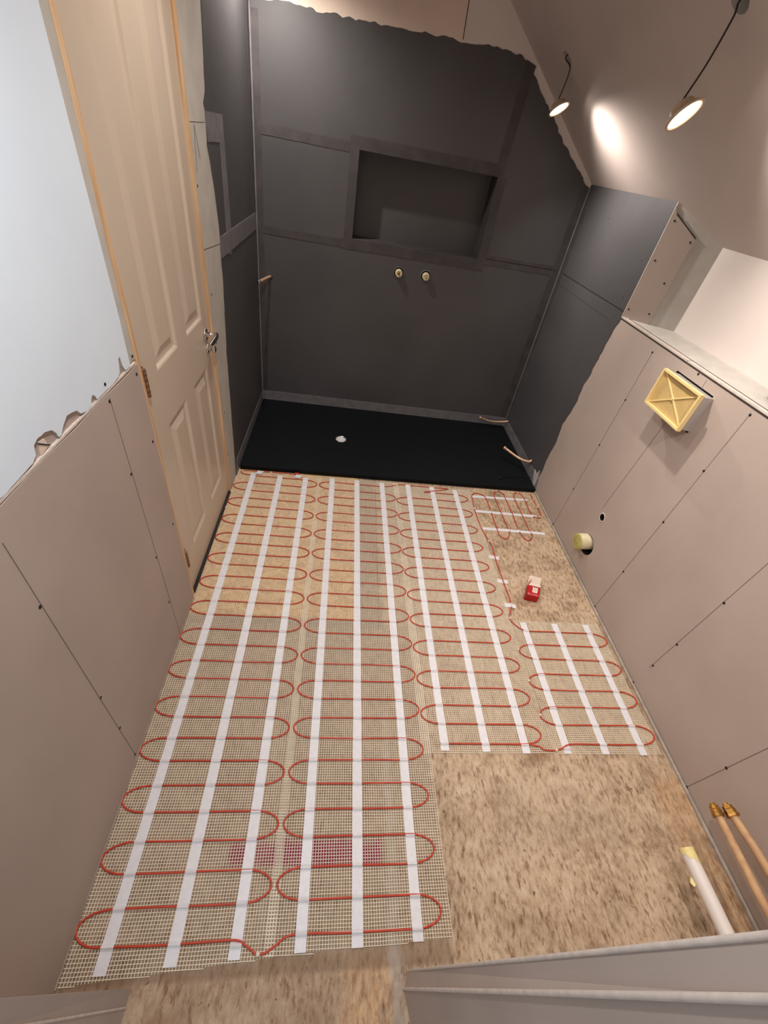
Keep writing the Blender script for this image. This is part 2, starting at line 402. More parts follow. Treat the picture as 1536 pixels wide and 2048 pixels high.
# tanking skin, split round the niche; torn top edge
top = [(-0.1, 2.19), (.012, 2.196), (.161, 2.218), (.364, 2.213), (.651, 2.219), (.785, 2.217), (1.001, 2.226), (1.141, 2.224), (1.305, 2.236), (1.452, 2.226), (1.532, 2.200), (1.600, 2.135), (1.712, 2.035), (1.905, 1.880), (2.112, 1.730)]
topr = rag(top, 0.010, 0.016, 21)
E1 = 0.003
left_top = [p for p in topr if p[0] < NX0] ; mid_top = [p for p in topr if NX0 < p[0] < NX1]; right_top = [p for p in topr if p[0] > NX1]
zt0 = left_top[-1][1]; zt1 = mid_top[-1][1]
patch(wb, on_back, [(-0.1, 0), (NX0, 0), (NX0, zt0)] + left_top[::-1], 0, E1, 'tank')
patch(wb, on_back, [(NX0, 0), (NX1, 0), (NX1, NZ0), (NX0, NZ0)], 0, E1, 'tank')
patch(wb, on_back, [(NX0, NZ1), (NX1, NZ1), (NX1, zt1)] + mid_top[::-1] + [(NX0, zt0)], 0, E1, 'tank')
patch(wb, on_back, [(NX1, 0), (2.3, 0), (2.3, 1.745)] + right_top[::-1] + [(NX1, zt1)], 0, E1, 'tank')
patch(wb, on_back, [(-0.1, 2.15), (1.127, 2.15), (1.122, 2.5), (-0.1, 2.5)], 0, 0.0018, 'board_tan')
line(wb, on_back, (1.127, 2.232), (1.120, 2.46), 0.004, 0.0026, 'gap')
def tb(pts, m='tank_tape', e=0.0048, s=0): tp(wb, on_back, pts, m, e, s)
tb([(.02, 1.738), (.566, 1.732), (.566, 1.684), (.02, 1.688)], s=1)
tb([(.566, 1.765), (1.535, 1.765), (1.535, 1.7035), (.566, 1.7035)], e=.0052, s=2)
tb([(.570, 1.245), (NX0 - .0015, 1.245), (NX0 - .0015, 1.7035), (.570, 1.7035)], e=.0050, s=3)
tb([(NX1 + .0015, 1.245), (1.560, 1.245), (1.560, 1.7035), (NX1 + .0015, 1.7035)], e=.0050, s=4)
tb([(.560, 1.185), (1.560, 1.185), (1.560, NZ0 - .0015), (.560, NZ0 - .0015)], e=.0052, s=5)
tb([(.02, 1.240), (.560, 1.236), (.560, 1.190), (.02, 1.196)], s=6)
tb([(1.560, 1.285), (2.10, 1.285), (2.10, 1.225), (1.560, 1.225)], s=7)
tb([(1.478, 1.765), (1.535, 1.765), (1.560, 2.20), (1.500, 2.215)], s=8)
tb([(2.045, 0.1), (2.119, 0.1), (2.119, 1.72), (2.06, 1.72)], e=.0056, s=9)
tb([(0.004, 0.1), (0.05, 0.1), (0.05, 2.17), (0.004, 2.17)], e=.0056, s=10)
tb([(0.004, 0.02), (2.119, 0.02), (2.119, 0.105), (0.004, 0.105)], 'tank_pale', .0062, 11)
line(wb, on_back, (1.56, 1.262), (2.09, 1.262), .003, .0056, 'dark')
wback = structure(wb.build('wall_back'))
# pale bead of sealer in the vertical corners
bead = MB()
bead.tube([(0.008, yb(z) - 0.008, z) for z in (0.03, .6, 1.2, 1.8, 2.2)], 0.0055, 'tank_pale', 6)
bead.tube([(2.112, yb(z) - 0.008, z) for z in (0.03, .6, 1.2, 1.74)], 0.0045, 'tank_pale', 6)
structure(bead.build('trim_1'))

# ------------------------------------------------------------------ right wall: low stud wall, ledge, recess and the taller shower part
wr = MB()
wr.prism([(2.12, -0.1, 0), (2.42, -0.1, 0), (2.42, -0.1, 1.27), (2.27, -0.1, 1.258), (2.12, -0.1, 1.237)], (0, 3.55, 0), 'board')
low_r = wr
lowr = low_r.build('cutme')
cuts = []
c = MB(); c.lathe([(-.02, 0), (-.02, .021), (.08, .021), (.08, 0)], (2.12, 1.664, .385), (1, 0, 0), 'dark', 20, False); cuts.append(c.build('cutter'))
c = MB(); c.lathe([(-.02, 0), (-.02, .062), (.10, .062), (.10, 0)], (2.12, 1.645, .187), (1, 0, 0), 'dark', 24, False); cuts.append(c.build('cutter'))
c = MB(); c.box(2.09, 2.22, 1.520, 1.778, 1.014, 1.186, 'dark'); cuts.append(c.build('cutter'))
boolean_cut(lowr, cuts)
wr = MB()
CA, CB = Vector((2.12, 2.365)), Vector((2.27, 2.123))
wr.prism([(2.12, 2.365, 1.22), (2.27, 2.123, 1.22), (2.42, 2.123, 1.22), (2.42, 3.45, 1.22), (2.12, 3.45, 1.22)], (0, 0, 0.60), 'plaster_pale')
wr.box(2.27, 2.42, -0.1, 2.14, 1.22, 1.75, 'plaster_cream')
CN = Vector((-(CB - CA).y, (CB - CA).x)).normalized(); CN = -CN if CN.y > 0 else CN
def on_cheek(t, z, e=0.0):
    p = CA.lerp(CB, t) + CN * e; return (p.x, p.y, z)
patch(wr, on_cheek, [(0, 1.238), (.532, 1.250), (.551, 1.638), (.075, 1.705), (0, 1.74)], 0, .006, 'board', 'edge')
line(wr, on_cheek, (.551, 1.638), (.075, 1.712), .005, .0072, 'gap'); 
# ledge: pale skim with a plasterboard edge along the front
wr.prism([(2.12, 2.364, 1.2375), (2.27, 2.123, 1.2585), (2.27, -.1, 1.2585), (2.12, -.1, 1.2375)], (0, 0, .003), 'plaster_pale')
wr.box(2.1165, 2.136, 1.755, 2.364, 1.236, 1.2435, 'edge'); wr.box(2.1165, 2.136, -.1, 1.745, 1.236, 1.2435, 'edge')
wr.box(2.1185, 2.1195, -.1, 2.364, 1.2285, 1.2325, 'gap')
wr.box(2.137, 2.140, -.1, 2.355, 1.2408, 1.2445, 'gap')
# tanking on shower part, ragged edge on the low wall, straight along the tall corner
re_ = [(2.425, 0.0), (2.408, .169), (2.421, .27), (2.405, .384), (2.430, .527), (2.401, .69), (2.411, .804), (2.398, .892), (2.396, 1.016), (2.383, 1.15), (2.366, 1.238)]
patch(wr, on_right, [(3.42, 0)] + rag(re_, .008, .018, 31) + [(2.367, 1.72), (2.367, 1.755), (3.42, 1.755)], 0, .003, 'tank')
wr.box(2.1165, 2.1215, 2.3635, 2.3675, 1.237, 1.755, 'edge')
line(wr, on_right, (2.367, 1.266), (3.33, 1.258), .004, .0038, 'dark')
tp(wr, on_right, [(2.60, 1.245), (3.33, 1.245), (3.33, 1.19), (2.45, 1.195)], 'tank', .0042, 7)
tp(wr, on_right, [(3.25, 0), (3.40, 0), (3.40, 1.75), (3.27, 1.75)], 'tank_tape', .0046, 8)
tp(wr, on_right, [(2.37, 0.0), (3.34, 0.0), (3.34, .10), (2.40, .095)], 'tank_pale', .006, 9)
patch(wr, on_right, rag([(2.425, 0.0), (2.46, .05), (2.50, .11), (2.455, .10), (2.43, .15), (2.405, .06), (2.40, 0)], .003, .02, 2), 0, .0066, 'plaster_pale')
for p, q in (((1.991, 1.19), (2.000, 0)), ((1.331, 1.215), (1.337, .01)), ((.896, 1.10), (.902, .147)), ((.455, .75), (.465, 0)), ((1.661, .985), (1.700, .42)), ((1.600, 1.22), (1.597, 1.178)), ((1.93, 1.18), (1.70, 1.0))):
    if p != (1.93, 1.18): line(wr, on_right, p, q, .0018, .0008)
wro = wr.build('wall_right')
bm = bmesh.new(); bm.from_mesh(wro.data)
off = {m.name: i for i, m in enumerate(wro.data.materials)}
for m_ in lowr.data.materials:
    if m_.name not in off: wro.data.materials.append(m_); off[m_.name] = len(wro.data.materials) - 1
b2 = lowr.data.copy()
for p in b2.polygons: p.material_index = off[lowr.data.materials[p.material_index].name]
bm.from_mesh(b2); bm.to_mesh(wro.data); bm.free(); bpy.data.objects.remove(lowr)
wright = structure(wro)
screws(wright, on_right, [(1.992, 1.186), (1.991, .932), (1.993, .649), (2.001, .319), (2.005, .012), (1.329, 1.207), (1.334, .947), (1.332, .66), (1.334, .312), (1.337, .010), (.896, .646), (.897, .351), (.898, .172), (.462, .239), (.465, .008), (.901, .008), (1.658, 1.221)], .0, math.pi, 1.15)
screws(wright, on_right, [(2.425, 1.50), (2.44, 1.32), (2.95, 1.62)], .003, math.pi, .6)
ca = math.atan2(CN.y, CN.x)
screws(wright, on_cheek, [(.085, 1.685), (.498, 1.621), (.091, 1.519), (.435, 1.441), (.06, 1.285), (.456, 1.297)], .006, ca, 1.0)

# ------------------------------------------------------------------ near wall with the doorway the camera stands in
nw = MB()
def near(levels, m):   # levels: list of (z, [(x,y)...])
    n = len(levels[0][1]); vs = []; fs = []
    for z, ring in levels: vs += [(x, y, z) for x, y in ring]
    for i in range(len(levels) - 1):
        for k in range(n): fs.append((i * n + k, i * n + (k + 1) % n, (i + 1) * n + (k + 1) % n, (i + 1) * n + k))
    fs.append(list(range(n))[::-1]); fs.append([(len(levels) - 1) * n + k for k in range(n)])
    nw.add(vs, fs, m)
near([(0, [(.938, .023), (.920, -.012), (.928, -.053), (.945, -.12), (2.42, -.12), (2.42, .023)]),
      (1.37, [(.938, .011), (.940, -.021), (.952, -.060), (.955, -.12), (2.42, -.12), (2.42, .020)]),
      (2.45, [(.940, .004), (.948, -.026), (.956, -.065), (.960, -.12), (2.42, -.12), (2.42, .018)])], 'board')
near([(0, [(.192, .025), (.190, -.008), (.186, -.12), (-.12, -.12), (-.12, .025)]),
      (.75, [(.190, .013), (.178, -.018), (.170, -.12), (-.12, -.12), (-.12, .020)]),
      (2.45, [(.180, .000), (.160, -.030), (.155, -.12), (-.12, -.12), (-.12, .010)])], 'board')
nw.box(-.12, 2.42, -.12, .0, 2.08, 2.45, 'board')
nw.tube([(.9185, -.012, 0), (.9385, -.021, 1.37), (.9465, -.026, 2.08)], .0035, 'edge', 6)
nw.tube([(.9385, .0215, 0), (.9385, .0095, 1.37), (.9395, .003, 2.08)], .0030, 'edge', 6)
nw.tube([(.1905, -.008, 0), (.1785, -.018, .75), (.1605, -.030, 2.08)], .0025, 'edge', 6)
structure(nw.build('wall_near'))

# ------------------------------------------------------------------ timber door lining, seals
t = MB(); t.box(-.11, .0015, 1.2735, 1.2985, 0, 2.16, 'pine'); t.box(-.11, -.030, 1.2985, 1.312, 0, 2.13, 'pine'); structure(t.build('trim_2'))
t = MB(); t.box(-.11, .0025, 2.0835, 2.0945, 0, 2.16, 'pine'); t.box(-.11, -.002, 2.0945, 2.098, 0, 2.16, 'gap'); structure(t.build('trim_3'))
t = MB(); t.box(-.11, .002, 1.2985, 2.0835, 2.135, 2.16, 'pine'); structure(t.build('trim_4'))
def seal(name, x, w, ys, h=.010):
    t = MB()
    for i in range(len(ys) - 1):
        for j in range(24):
            a = ys[i] + (ys[i + 1] - ys[i]) * j / 24; b = ys[i] + (ys[i + 1] - ys[i]) * (j + 1) / 24
            d0 = .002 * noise.noise(Vector((a * 9, x, 0))); d1 = .002 * noise.noise(Vector((b * 9, x, 0)))
            t.hexa([(x + d0, a, 0), (x + w, a, 0), (x + w, b, 0), (x + d1, b, 0)], [(x + d0, a, h), (x + w, a, h), (x + w, b, h), (x + d1, b, h)], 'seal')
    structure(t.build(name))
seal('trim_5', 2.1045, .0115, [.03, 1.2, 2.36]); seal('trim_6', .0085, -.0075 + .001, [.03, 1.27], .008)
t = MB(); t.box(-.06, .006, 1.30, 2.083, 0, .004, 'gap'); structure(t.build('trim_7'))

# ------------------------------------------------------------------ four panel door
dm = MB()
DX, DT = -.010, .040
YD0, YD1, ZD0, ZD1 = 1.3005, 2.0815, .008, 2.130
panels = [(1.439, 1.655, .194, .845), (1.769, 1.980, .190, .845), (1.435, 1.657, 1.055, 2.020), (1.772, 1.990, 1.055, 2.020)]
ys = sorted({YD0, YD1} | {p[0] for p in panels} | {p[1] for p in panels}); 
def pan_at(y, z):
    for p in panels:
        if p[0] < y < p[1] and p[2] < z < p[3]: return p
zs = sorted({ZD0, ZD1} | {p[2] for p in panels} | {p[3] for p in panels})
for i in range(len(ys) - 1):
    for j in range(len(zs) - 1):
        if not pan_at((ys[i] + ys[i + 1]) / 2, (zs[j] + zs[j + 1]) / 2):
            dm.add([(DX, ys[i], zs[j]), (DX, ys[i + 1], zs[j]), (DX, ys[i + 1], zs[j + 1]), (DX, ys[i], zs[j + 1])], [(0, 1, 2, 3)], 'door')
for (a, b, c_, d) in panels:
    prof = [(0, 0), (.006, -.002), (.014, -.009), (.022, -.010), (.030, -.010), (.058, -.002), (.060, -.0015)]
    rings = [[(DX + e, a + w, c_ + w), (DX + e, b - w, c_ + w), (DX + e, b - w, d - w), (DX + e, a + w, d - w)] for w, e in prof]
    for r0, r1 in zip(rings, rings[1:]):
        dm.add(r0 + r1, [(k, (k + 1) % 4, 4 + (k + 1) % 4, 4 + k) for k in range(4)], 'door')
    dm.add(rings[-1], [(0, 1, 2, 3)], 'door')
B0 = [(DX, YD0, ZD0), (DX, YD1, ZD0), (DX, YD1, ZD1), (DX, YD0, ZD1)]; B1 = [(DX - DT, p[1], p[2]) for p in B0]
dm.add(B0 + B1, [(4, 5, 6, 7), (0, 1, 5, 4), (1, 2, 6, 5), (2, 3, 7, 6), (3, 0, 4, 7)], 'door')
door = structure(dm.build('door_1'))
hd = MB()
hy, hz = 2.006, .984
hd.lathe([(0, 0), (0, .026), (.006, .026), (.010, .023), (.010, .010), (.040, .0095), (.046, .0105), (.046, 0)], (DX, hy, hz), (1, 0, 0), 'chrome', 28)
hd.tube([(DX + .046, hy + .012, hz + .001), (DX + .050, hy - .012, hz), (DX + .052, hy - .040, hz - .002), (DX + .050, hy - .070, hz - .006), (DX + .046, hy - .100, hz - .010)], .009, 'chrome', 14, True, [.0115, .0125, .0120, .0110, .0100])
h = hd.build('handle', door); h['label'] = 'polished chrome lever handle'
tn = MB()
tn.lathe([(0, 0), (0, .022), (.005, .022), (.008, .019), (.008, .008), (.020, .008), (.022, .016), (.034, .017), (.038, .012), (.038, 0)], (DX, 2.016, .916), (1, 0, 0), 'chrome', 24)
o = tn.build('thumb_turn', door); o['label'] = 'round chrome thumb turn'
for z0, z1 in ((1.025, 1.118), (.188, .285)):
    hg = MB()
    hg.tube([(.002, 1.306, z0), (.002, 1.306, z1)], .0072, 'bronze', 12)
    for k in range(1, 5):
        z = z0 + (z1 - z0) * k / 5; hg.tube([(.002, 1.306, z - .0008), (.002, 1.306, z + .0008)], .0077, 'dark', 12)
    hg.box(-.0098, -.0068, 1.300, 1.326, z0, z1, 'bronze')
    o = hg.build('hinge', door); o['label'] = 'bronze butt hinge'

# ------------------------------------------------------------------ shower tray
tr = thing('shower_tray', 'large matt black rectangular shower tray filling the far end of the room', 'shower tray', (1.06, 2.8, 0))
tm = MB()
TZ = .030; dc = Vector((.667, 2.780)); RH = .045
cor = [(.012, 2.322), (2.108, 2.356), (2.108, 3.276), (.012, 3.276)]
outer = []
for i in range(4):
    a, b = Vector(cor[i]), Vector(cor[(i + 1) % 4])
    for j in range(12): outer.append(a.lerp(b, j / 12))
n = len(outer); rings = []
for f, z in ((0, 0.0), (0, TZ - .003), (.003, TZ), (.5, TZ - .002), (1, TZ - .005)):
    R = []
    for p in outer:
        dd = (dc - p); L_ = dd.length - RH; R.append(tuple(p + dd.normalized() * (L_ * f)) + (z,))
    rings.append(R)
rings.append([(p[0], p[1], -0.0 + .004) for p in rings[-1]])
vs = [v for R in rings for v in R]
tm.add(vs, [(i * n + k, i * n + (k + 1) % n, (i + 1) * n + (k + 1) % n, (i + 1) * n + k) for i in range(len(rings) - 1) for k in range(n)], 'tray')
tm.build('tray_body', tr)
dr = MB(); dr.lathe([(.004, .0449), (TZ - .004, .0449), (TZ - .003, .040), (TZ - .006, .038), (.012, .037)], (.667, 2.780, 0), (0, 0, 1), 'chrome', 32)
dr.build('drain_ring', tr)
dw = MB(); dw.lathe([(.010, .0365), (.020, .0365), (.026, .033), (.026, .022), (.023, .020), (.023, .010), (.026, .008), (.028, 0)], (.667, 2.780, 0), (0, 0, 1), 'white_plastic', 28)
for k in range(6):
    a = k * math.pi / 3; dw.box(.667 + .024 * math.cos(a) - .002, .667 + .024 * math.cos(a) + .002, 2.78 + .024 * math.sin(a) - .002, 2.78 + .024 * math.sin(a) + .002, .024, .030, 'grey_plastic')
o = dw.build('drain_cover', tr); o['label'] = 'white drain insert'

# ------------------------------------------------------------------ pipes in the shower
def bez(pts, n=8):
    out = []; P = [Vector(p) for p in pts]
    Q = [P[0] * 2 - P[1]] + P + [P[-1] * 2 - P[-2]]
    for i in range(1, len(Q) - 2):
        for j in range(n):
            t = j / n; a, b, c, d = Q[i - 1], Q[i], Q[i + 1], Q[i + 2]
            out.append(.5 * ((2 * b) + (c - a) * t + (2 * a - 5 * b + 4 * c - d) * t * t + (3 * b - a - 3 * c + d) * t ** 3))
    out.append(P[-1]); return out
def pipe(name, label, pts, r, mt, capm, cat='pipe', group=None):
    t = thing(name, label, cat, pts[0], group)
    p = MB(); path = bez(pts); p.tube(path, r, mt, 14); p.build('pipe_run', t)
    e = path[-1]; d = (path[-1] - path[-3]).normalized()
    c = MB(); c.lathe([(-.012, r * 1.02), (-.012, r * 1.25), (.006, r * 1.3), (.009, r * 1.0), (.009, 0)], e, d, capm, 16); c.build('end_cap', t)
    w = MB(); w.lathe([(0, r * 1.02), (0, r * 1.7), (.002, r * 1.7), (.0035, r * 1.02)], path[0], path[2] - path[0], 'gap', 16); w.build('wall_collar', t)
    return t
pipe('copper_pipe', 'short curved copper pipe nearest the back wall, sticking out over the black tray', [(2.117, 3.218, .105), (2.04, 3.228, .086), (1.95, 3.225, .085), (1.855, 3.215, .112)], .0078, 'copper', 'copper', 'pipe', )
pipe('copper_pipe', 'short bent copper pipe over the front right corner of the black tray', [(2.117, 2.590, .132), (2.095, 2.592, .112), (2.04, 2.650, .098), (1.945, 2.745, .118)], .0092, 'copper', 'copper')
pipe('copper_pipe', 'single copper stub with bright end at head of shower, beside left corner', [(.086, yb(.945), .945), (.075, 3.26, .949), (.058, 3.16, .954), (.046, 3.085, .958)], .0095, 'copper', 'chrome')
for (x, z, lab, cc) in ((.970, 1.093, 'left of two round capped valve bodies set in the back wall', 'copper'), (1.164, 1.098, 'right of two round capped valve bodies set in the back wall', 'plug')):
    t = thing('shower_valve', lab, 'valve', (x, yb(z), z))
    c = MB(); c.lathe([(.0032, .041), (.0038, .041), (.0042, .030), (.0046, 0)], (x, yb(z), z), (0, -1, 0), 'dark', 24); c.build('wall_hole', t)
    c = MB(); c.lathe([(.003, .040), (.0075, .039), (.0075, .036), (.0045, .034)], (x, yb(z), z), (0, -1, 0), 'tank_pale', 18); c.build('torn_rim', t)
    b = MB(); b.lathe([(.003, .025), (.030, .025), (.034, .022), (.034, .010), (.028, .009), (.028, 0)], (x, yb(z), z), (0, -1, 0), 'cream_tape', 20)
    b.lathe([(.028, .008), (.040, .007), (.041, 0)], (x, yb(z), z - .002), (0, -1, 0), cc if cc == 'plug' else 'brass', 12)
    o = b.build('valve_body', t); o['label'] = 'cream taped cap'
bw = MB(); bw.tube(bez([(2.112, 2.500, .040), (2.07, 2.500, .0345), (1.99, 2.492, .0335), (1.91, 2.476, .0345), (1.852, 2.446, .038)]), .0028, 'black', 8)
bw.lathe([(0, .0045), (.014, .0045), (.016, 0)], (1.857, 2.449, .038), (-.9, -.45, .05), 'black', 10)
tag(bw.build('black_cable'), 'thin black cable lying across the front right corner of the shower tray', 'cable')

# ------------------------------------------------------------------ heating mat
mat_t = thing('heating_mat', 'underfloor heating mat, white mesh with zigzag red cable under long white tapes', 'heating mat', (.8, 1.2, 0))
PITCH = .077
def net(x0, x1, y0, y1, p, seed, zoff=0.0, skew=0.0):
    mb = MB(); hw = .0010; z0 = .0006 + zoff
    def w(x, y): return .0022 * noise.noise(Vector((x * 5 + seed, y * 5, .3)))
    def strand(P, dx, dy, z):
        vs = []; 
        for (x, y) in P:
            vs += [(x - dx, y - dy, z), (x + dx, y + dy, z), (x - dx * .6, y - dy * .6, z + .0009), (x + dx * .6, y + dy * .6, z + .0009)]
        fs = []
        for i in range(len(P) - 1):
            a = i * 4; b = a + 4; fs += [(a, b, b + 2, a + 2), (a + 2, b + 2, b + 3, a + 3), (a + 3, b + 3, b + 1, a + 1)]
        mb.add(vs, fs, 'mesh_white')
    ya = lambda x: y0(x) if callable(y0) else y0
    nx = int((x1 - x0) / p)
    for i in range(nx + 1):
        x = x0 + (x1 - x0) * i / nx; a = ya(x); k = max(2, int((y1 - a) / .09))
        strand([(x + w(x, a + (y1 - a) * j / k) + skew * (a + (y1 - a) * j / k - y1), a + (y1 - a) * j / k) for j in range(k + 1)], hw, 0, z0)
    ymin = min(ya(x0), ya(x1)); ny = int((y1 - ymin) / p)
    for i in range(ny + 1):
        y = ymin + (y1 - ymin) * i / ny
        xs = [x for x in [x0 + (x1 - x0) * j / 12 for j in range(13)] if ya(x) <= y + .004]
        if len(xs) > 1: strand([(x + skew * (y - y1), y + w(y, x) + .0008) for x in xs], 0, hw, z0 + .0004)
    return mb
strips = [('A', .006, .548, lambda x: .034 + .055 * x, 2.31, 0), ('B', .526, 1.078, lambda x: .052 + .028 * x, 2.318, .0006), ('C', 1.046, 1.600, .592, 2.312, 0), ('D', 1.600, 2.086, .588, 1.224, 0)]
tapes = {'A': [(.103, .106, .050, 2.288), (.277, .279, .058, 2.289), (.444, .446, .064, 2.288)],
         'B': [(.625, .624, .070, 2.305), (.789, .792, .073, 2.307), (.971, .964, .078, 2.305)],
         'C': [(1.140, 1.147, .600, 2.305), (1.311, 1.318, .596, 2.300), (1.479, 1.484, .590, 2.297)],
         'D': [(1.660, 1.657, .590, 1.214), (1.830, 1.833, .587, 1.216), (2.001, 2.011, .583, 1.218)]}
# cable: one run, strip after strip
def wob(x, y): return .0022 * noise.noise(Vector((x * 7, y * 11, 4.2)))
def arc(xc, yc, side, up, n=9, rx=.080, ry=PITCH / 2):
    out = []
    for k in range(1, n):
        a = -math.pi / 2 + math.pi * k / n
        if not up: a = -a
        out.append((xc + side * (rx * math.cos(a) - rx), yc + ry * math.sin(a)))
    return out
def serp(xl, xr, y0, nr, going_right, up=True):
    """nr rungs from y0; returns path"""
    s = 1 if up else -1; path = []; y = y0; right = going_right
    for i in range(nr):
        xs = [xl + .085, xl + .20, (xl + xr) / 2, xr - .20, xr - .085]
        if not right: xs = xs[::-1]
        for x in xs: path.append((x, y + wob(x, y)))
        if i < nr - 1:
            path += arc(xr if right else xl, y + s * PITCH / 2, 1 if right else -1, up)
        y += s * PITCH; right = not right
    return path
rungsA = [.103 + PITCH * i for i in range(29)]
A = serp(.008, .524, rungsA[0], 29, False, True)        # from bottom, first turns at the left edge
A = [(q[0], q[1]) for q in A]
# A begins bottom right; reverse to run from the top down
topA = [(.395, 2.312), (.300, 2.312), (.21, 2.311), (.125, 2.308), (.060, 2.306), (.034, 2.300), (.024, 2.286), (.045, 2.268), (.10, 2.262)]
pathA = topA + A[::-1]
dip1 = [(.470, .092), (.495, .078), (.505, .0725), (.527, .074), (.555, .088), (.600, .108)]
B_ = serp(.541, 1.050, .105, 29, True, True)
mid2 = [(.98, 2.262), (1.04, 2.279), (1.085, 2.300), (1.15, 2.302), (1.30, 2.300), (1.44, 2.298)]
C_ = serp(1.057, 1.563, .625, 22, True, True)           # bottom rung runs to the right
C_rev = C_[::-1]
dip2 = [(1.50, .622), (1.555, .604), (1.595, .600), (1.635, .607), (1.68, .624)]
D_ = serp(1.588, 2.090, .624, 8, True, True)
lead = [(1.642, 1.171), (1.614, 1.191), (1.594, 1.223), (1.593, 1.251), (1.619, 1.302), (1.627, 1.354), (1.626, 1.43), (1.624, 1.506), (1.622, 1.643), (1.628, 1.752), (1.619, 1.805), (1.595, 1.923), (1.590, 2.106), (1.596, 2.180), (1.601, 2.249), (1.631, 2.278), (1.676, 2.272), (1.701, 2.232)]
Ez = [(1.703, 2.080), (1.702, 1.905), (1.709, 1.852), (1.740, 1.834), (1.768, 1.862), (1.783, 1.906), (1.781, 1.943), (1.776, 2.072), (1.772, 2.237), (1.776, 2.286), (1.801, 2.325), (1.834, 2.316), (1.851, 2.291), (1.851, 2.239), (1.856, 2.066), (1.852, 1.943), (1.855, 1.899), (1.867, 1.854), (1.892, 1.832), (1.920, 1.859), (1.935, 1.904), (1.928, 1.932), (1.926, 2.074), (1.922, 2.239), (1.926, 2.288), (1.943, 2.321), (1.968, 2.326), (1.992, 2.306), (1.999, 2.240), (1.995, 2.147), (2.002, 2.099), (2.016, 2.072), (2.042, 2.063), (2.065, 2.082), (2.068, 2.123), (2.068, 2.181), (2.067, 2.275), (2.065, 2.324)]
full = pathA + dip1 + B_[1:] + mid2 + C_rev[1:] + dip2 + D_[1:] + lead[0:] + Ez
clean = [full[0]]
for q in full[1:]:
    if (Vector(q) - Vector(clean[-1])).length > .006: clean.append(q)
full3 = bez([(x, y, .0048) for x, y in clean], 3)
cb = MB(); cb.tube(full3, .0029, 'cable', 7)
o = cb.build('heating_cable', mat_t); o['label'] = 'thin red heating cable'
dens = [p for p in full3]
def tape_mesh(mb, x0, x1, y0, y1, w=.0165, m='tape', z=.0022):
    hit = []
    L_ = y1 - y0; n = int(L_ / .0035)
    for p, q in zip(dens, dens[1:]):
        for a in (p,):
            xt = x0 + (x1 - x0) * (a.y - y0) / L_
            if abs(a.x - xt) < .03 and y0 <= a.y <= y1: hit.append(a.y)
    hit = sorted(hit); hs = []
    for h_ in hit:
        if not hs or h_ - hs[-1] > .02: hs.append(h_)
    rows = []
    for i in range(n + 1):
        y = y0 + L_ * i / n; xc = x0 + (x1 - x0) * i / n
        b = max([math.exp(-((y - h_) / .0048) ** 2) for h_ in hs] + [0])
        zz = z + .0062 * b; rows.append([(xc - w, y, zz), (xc - w, y, zz + .0004), (xc + w, y, zz + .0004), (xc + w, y, zz)])
    vs = [v for r in rows for v in r]; fs = []
    for i in range(n):
        a = i * 4; b = a + 4
        fs += [(a, b, b + 1, a + 1), (a + 1, b + 1, b + 2, a + 2), (a + 2, b + 2, b + 3, a + 3), (a, a + 3, b + 3, b)]
    fs += [(0, 1, 2, 3), (n * 4 + 3, n * 4 + 2, n * 4 + 1, n * 4)]
    mb.add(vs, fs, m, False)
for key, x0, x1, y0, y1, zo in strips:
    pan = net(x0, x1, y0, y1, .0084, ord(key), zo).build('mesh_panel', mat_t, False)
    for (a, b, c_, d) in tapes[key]:
        q = MB(); tape_mesh(q, a, b, c_, d); tp_ = q.build('fixing_tape', None)
        tp_.parent = pan; tp_.matrix_parent_inverse = Matrix.Translation(-Vector(mat_t.location)) if False else Matrix.Identity(4)
        tp_['label'] = 'long white fixing tape'
for pan in [o for o in bpy.data.objects if o.name.startswith('mesh_panel')]:
    pan.parent = mat_t; pan.matrix_parent_inverse = Matrix.Translation(-Vector(mat_t.location))
cl_pts = [(.030, 2.298), (.215, 2.309), (1.070, 2.292), (.508, .0720), (1.612, .602), (1.588, .743), (1.587, .898), (1.583, 1.056), (1.593, 1.238), (1.619, 1.805), (1.590, 2.110), (1.606, 2.272), (1.802, 2.326), (1.968, 2.327), (2.068, 2.180), (2.068, 2.262), (2.060, 2.074), (.008, 2.080), (.010, 1.930)]
for (x, y) in cl_pts:
    q = MB(); q.lathe([(0, .006), (.006, .0058), (.0092, .0035), (.0098, 0)], (x, y, .001), (0, 0, 1), 'clip', 10); o = q.build('cable_clip', mat_t)
q = MB(); q.box(.370, .402, 2.306, 2.320, .0005, .0125, 'cable'); o = q.build('cable_joint', mat_t); o['label'] = 'dark red end joint'
for cx, cy in ((.140, 2.298), (.392, 2.292)):
    q = MB()
    q.hexa([(cx - .02, cy - .02, .008), (cx + .015, cy - .026, .008), (cx + .03, cy + .008, .009), (cx - .01, cy + .012, .010)], [(cx - .02, cy - .02, .0085), (cx + .015, cy - .026, .0085), (cx + .03, cy + .008, .0095), (cx - .01, cy + .012, .0105)], 'tape')
    q.build('tape_scrap', mat_t)
